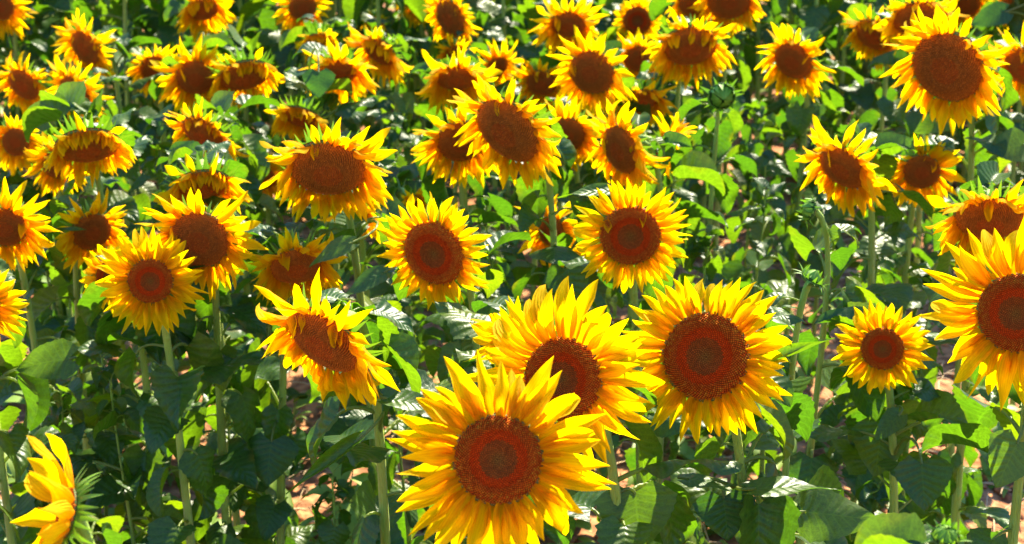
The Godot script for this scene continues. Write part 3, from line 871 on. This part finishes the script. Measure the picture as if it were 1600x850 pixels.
func ground() -> void:
	lumps.seed = 5
	lumps.frequency = 2.2
	lumps.fractal_octaves = 4
	# one sheet to the horizon: fine near the camera, coarse far away
	var st := begin()
	var xs := []; var zs := []
	for i in 141:
		var u := i / 70.0 - 1.0
		xs.append(signf(u) * (absf(u) * 5.0 + 600.0 * pow(absf(u), 14.0)))
	for i in 181:
		var u := i / 180.0
		zs.append(4.0 - u * 20.0 - 800.0 * pow(u, 30.0) )
	var pts := []; var uvs := []; var cols := []
	for z in zs:
		for x in xs:
			var y := 0.0
			if absf(x) < 12 and z > -30:
				y = 0.05 * lumps.get_noise_2d(x, z) + 0.015 * lumps.get_noise_2d(x * 6.0, z * 6.0)
			pts.append(Vector3(x, y, z))
			uvs.append(Vector2(x, z))
			cols.append(Color.WHITE)
	grid(st, 0, pts, uvs, cols, xs.size())
	var g := piece("ground", finish(st, M.soil), self)
	g.set_meta("kind", "structure")
	g.set_meta("label", "dry reddish brown soil of the field")

func scatter(called: String, mesh: Mesh, count: int, label: String, lo: float, hi: float, flat: bool, spread := 1.0) -> void:
	var mm := MultiMesh.new()
	mm.transform_format = MultiMesh.TRANSFORM_3D
	mm.mesh = mesh
	mm.instance_count = count
	for i in count:
		var d := 1.2 + 13.0 * pow(rng.randf(), 1.3)
		var x := rng.randf_range(-1, 1) * (0.31 * d + 0.6)
		var y := 0.05 * lumps.get_noise_2d(x, -d) + 0.015 * lumps.get_noise_2d(x * 6.0, -d * 6.0)
		var s := rng.randf_range(lo, hi)
		var b := Basis(Vector3.UP, rng.randf() * TAU)
		if flat: b = b * Basis(Vector3.RIGHT, rng.randf_range(-0.35, 0.35)) * Basis(Vector3.BACK, rng.randf_range(-0.3, 0.3))
		mm.set_instance_transform(i, Transform3D(b.scaled(Vector3(s, s * rng.randf_range(0.7, 1.2), s)), Vector3(x, y, -d)))
	var o := MultiMeshInstance3D.new()
	o.name = called
	o.multimesh = mm
	o.set_meta("label", label)
	o.set_meta("category", called.replace("_", " "))
	o.set_meta("kind", "stuff")
	add_child(o, true)

func undergrowth() -> void:
	var r := RandomNumberGenerator.new()
	r.seed = 31
	# clods
	var st := begin()
	var pts := []; var uvs := []; var cols := []
	for j in 6:
		for k in 9:
			var a := TAU * (k % 8) / 8.0
			var e := PI * (j / 5.0 - 0.5)
			var q := 1.0 + 0.45 * lumps.get_noise_3d(cos(a) * cos(e) * 0.5, sin(e) * 0.5, sin(a) * cos(e) * 0.5)
			pts.append(Vector3(cos(a) * cos(e), sin(e) * 0.65, sin(a) * cos(e)) * q)
			uvs.append(Vector2.ZERO); cols.append(Color.WHITE)
	grid(st, 0, pts, uvs, cols, 9)
	scatter("soil_clods", finish(st, M.soil), 5000, "small crumbly clods of reddish soil lying between the stems", 0.004, 0.03, true)
	# straw
	st = begin()
	var nx := 0
	for k in 5:
		var c := Color(0.52, 0.38, 0.20) * r.randf_range(0.7, 1.1)
		var p := Vector3(r.randf_range(-0.05, 0.05), 0.006 + 0.008 * k, r.randf_range(-0.05, 0.05))
		var d := Vector3(1, r.randf_range(-0.05, 0.25), 0).rotated(Vector3.UP, r.randf() * TAU) * r.randf_range(0.05, 0.12)
		nx = tube_into(st, nx, [p, p + d * 0.5 + Vector3(0, 0.006, 0), p + d], [0.0018, 0.0018, 0.001], 4, [c, c, c])
	scatter("straw", finish(st, M.dry), 2600, "dry pale straw scattered over the soil", 0.6, 1.3, true)
	# weeds
	for v in 2:
		st = begin()
		nx = 0
		for k in 14:
			var yaw := r.randf() * TAU
			var up := r.randf_range(0.03, 0.2)
			var out := Vector3(cos(yaw), 0, sin(yaw))
			var side := Vector3(-out.z, 0, out.x)
			var len := r.randf_range(0.06, 0.13)
			var wd := len * (0.10 if v == 0 else 0.30)
			var pitch := r.randf_range(0.0, 1.1)
			var rows := []; var u2 := []; var c2 := []
			var p := Vector3(0, up if v == 1 else 0.0, 0) + out * 0.02
			for j in 6:
				var t := j / 5.0
				if j > 0: p += (out * cos(pitch) + Vector3.UP * sin(pitch)) * len / 5.0
				pitch -= 0.25
				var w := wd * sin(PI * clampf(t * 0.9 + 0.08, 0, 1))
				for q in 3:
					rows.append(p + side * (q - 1.0) * w + Vector3.UP * absf(q - 1.0) * w * 0.4)
					u2.append(Vector2(q / 2.0, t)); c2.append(Color(0.13, 0.24, 0.02).lerp(Color(0.22, 0.3, 0.04), r.randf()))
			nx = grid(st, nx, rows, u2, c2, 3)
			if v == 1: nx = tube_into(st, nx, [Vector3.ZERO, Vector3(0, up * 0.5, 0) + out * 0.005, Vector3(0, up, 0) + out * 0.02], [0.002, 0.0018, 0.0014], 4, [Color(0.2, 0.28, 0.06), Color(0.2, 0.28, 0.06), Color(0.2, 0.28, 0.06)])
		scatter("weeds" if v == 0 else "ground_cover", finish(st, M.bract), 520 if v == 0 else 420, "thin grassy weeds growing on the soil" if v == 0 else "low broad-leaved weeds under the sunflowers", 0.6, 1.5, false)
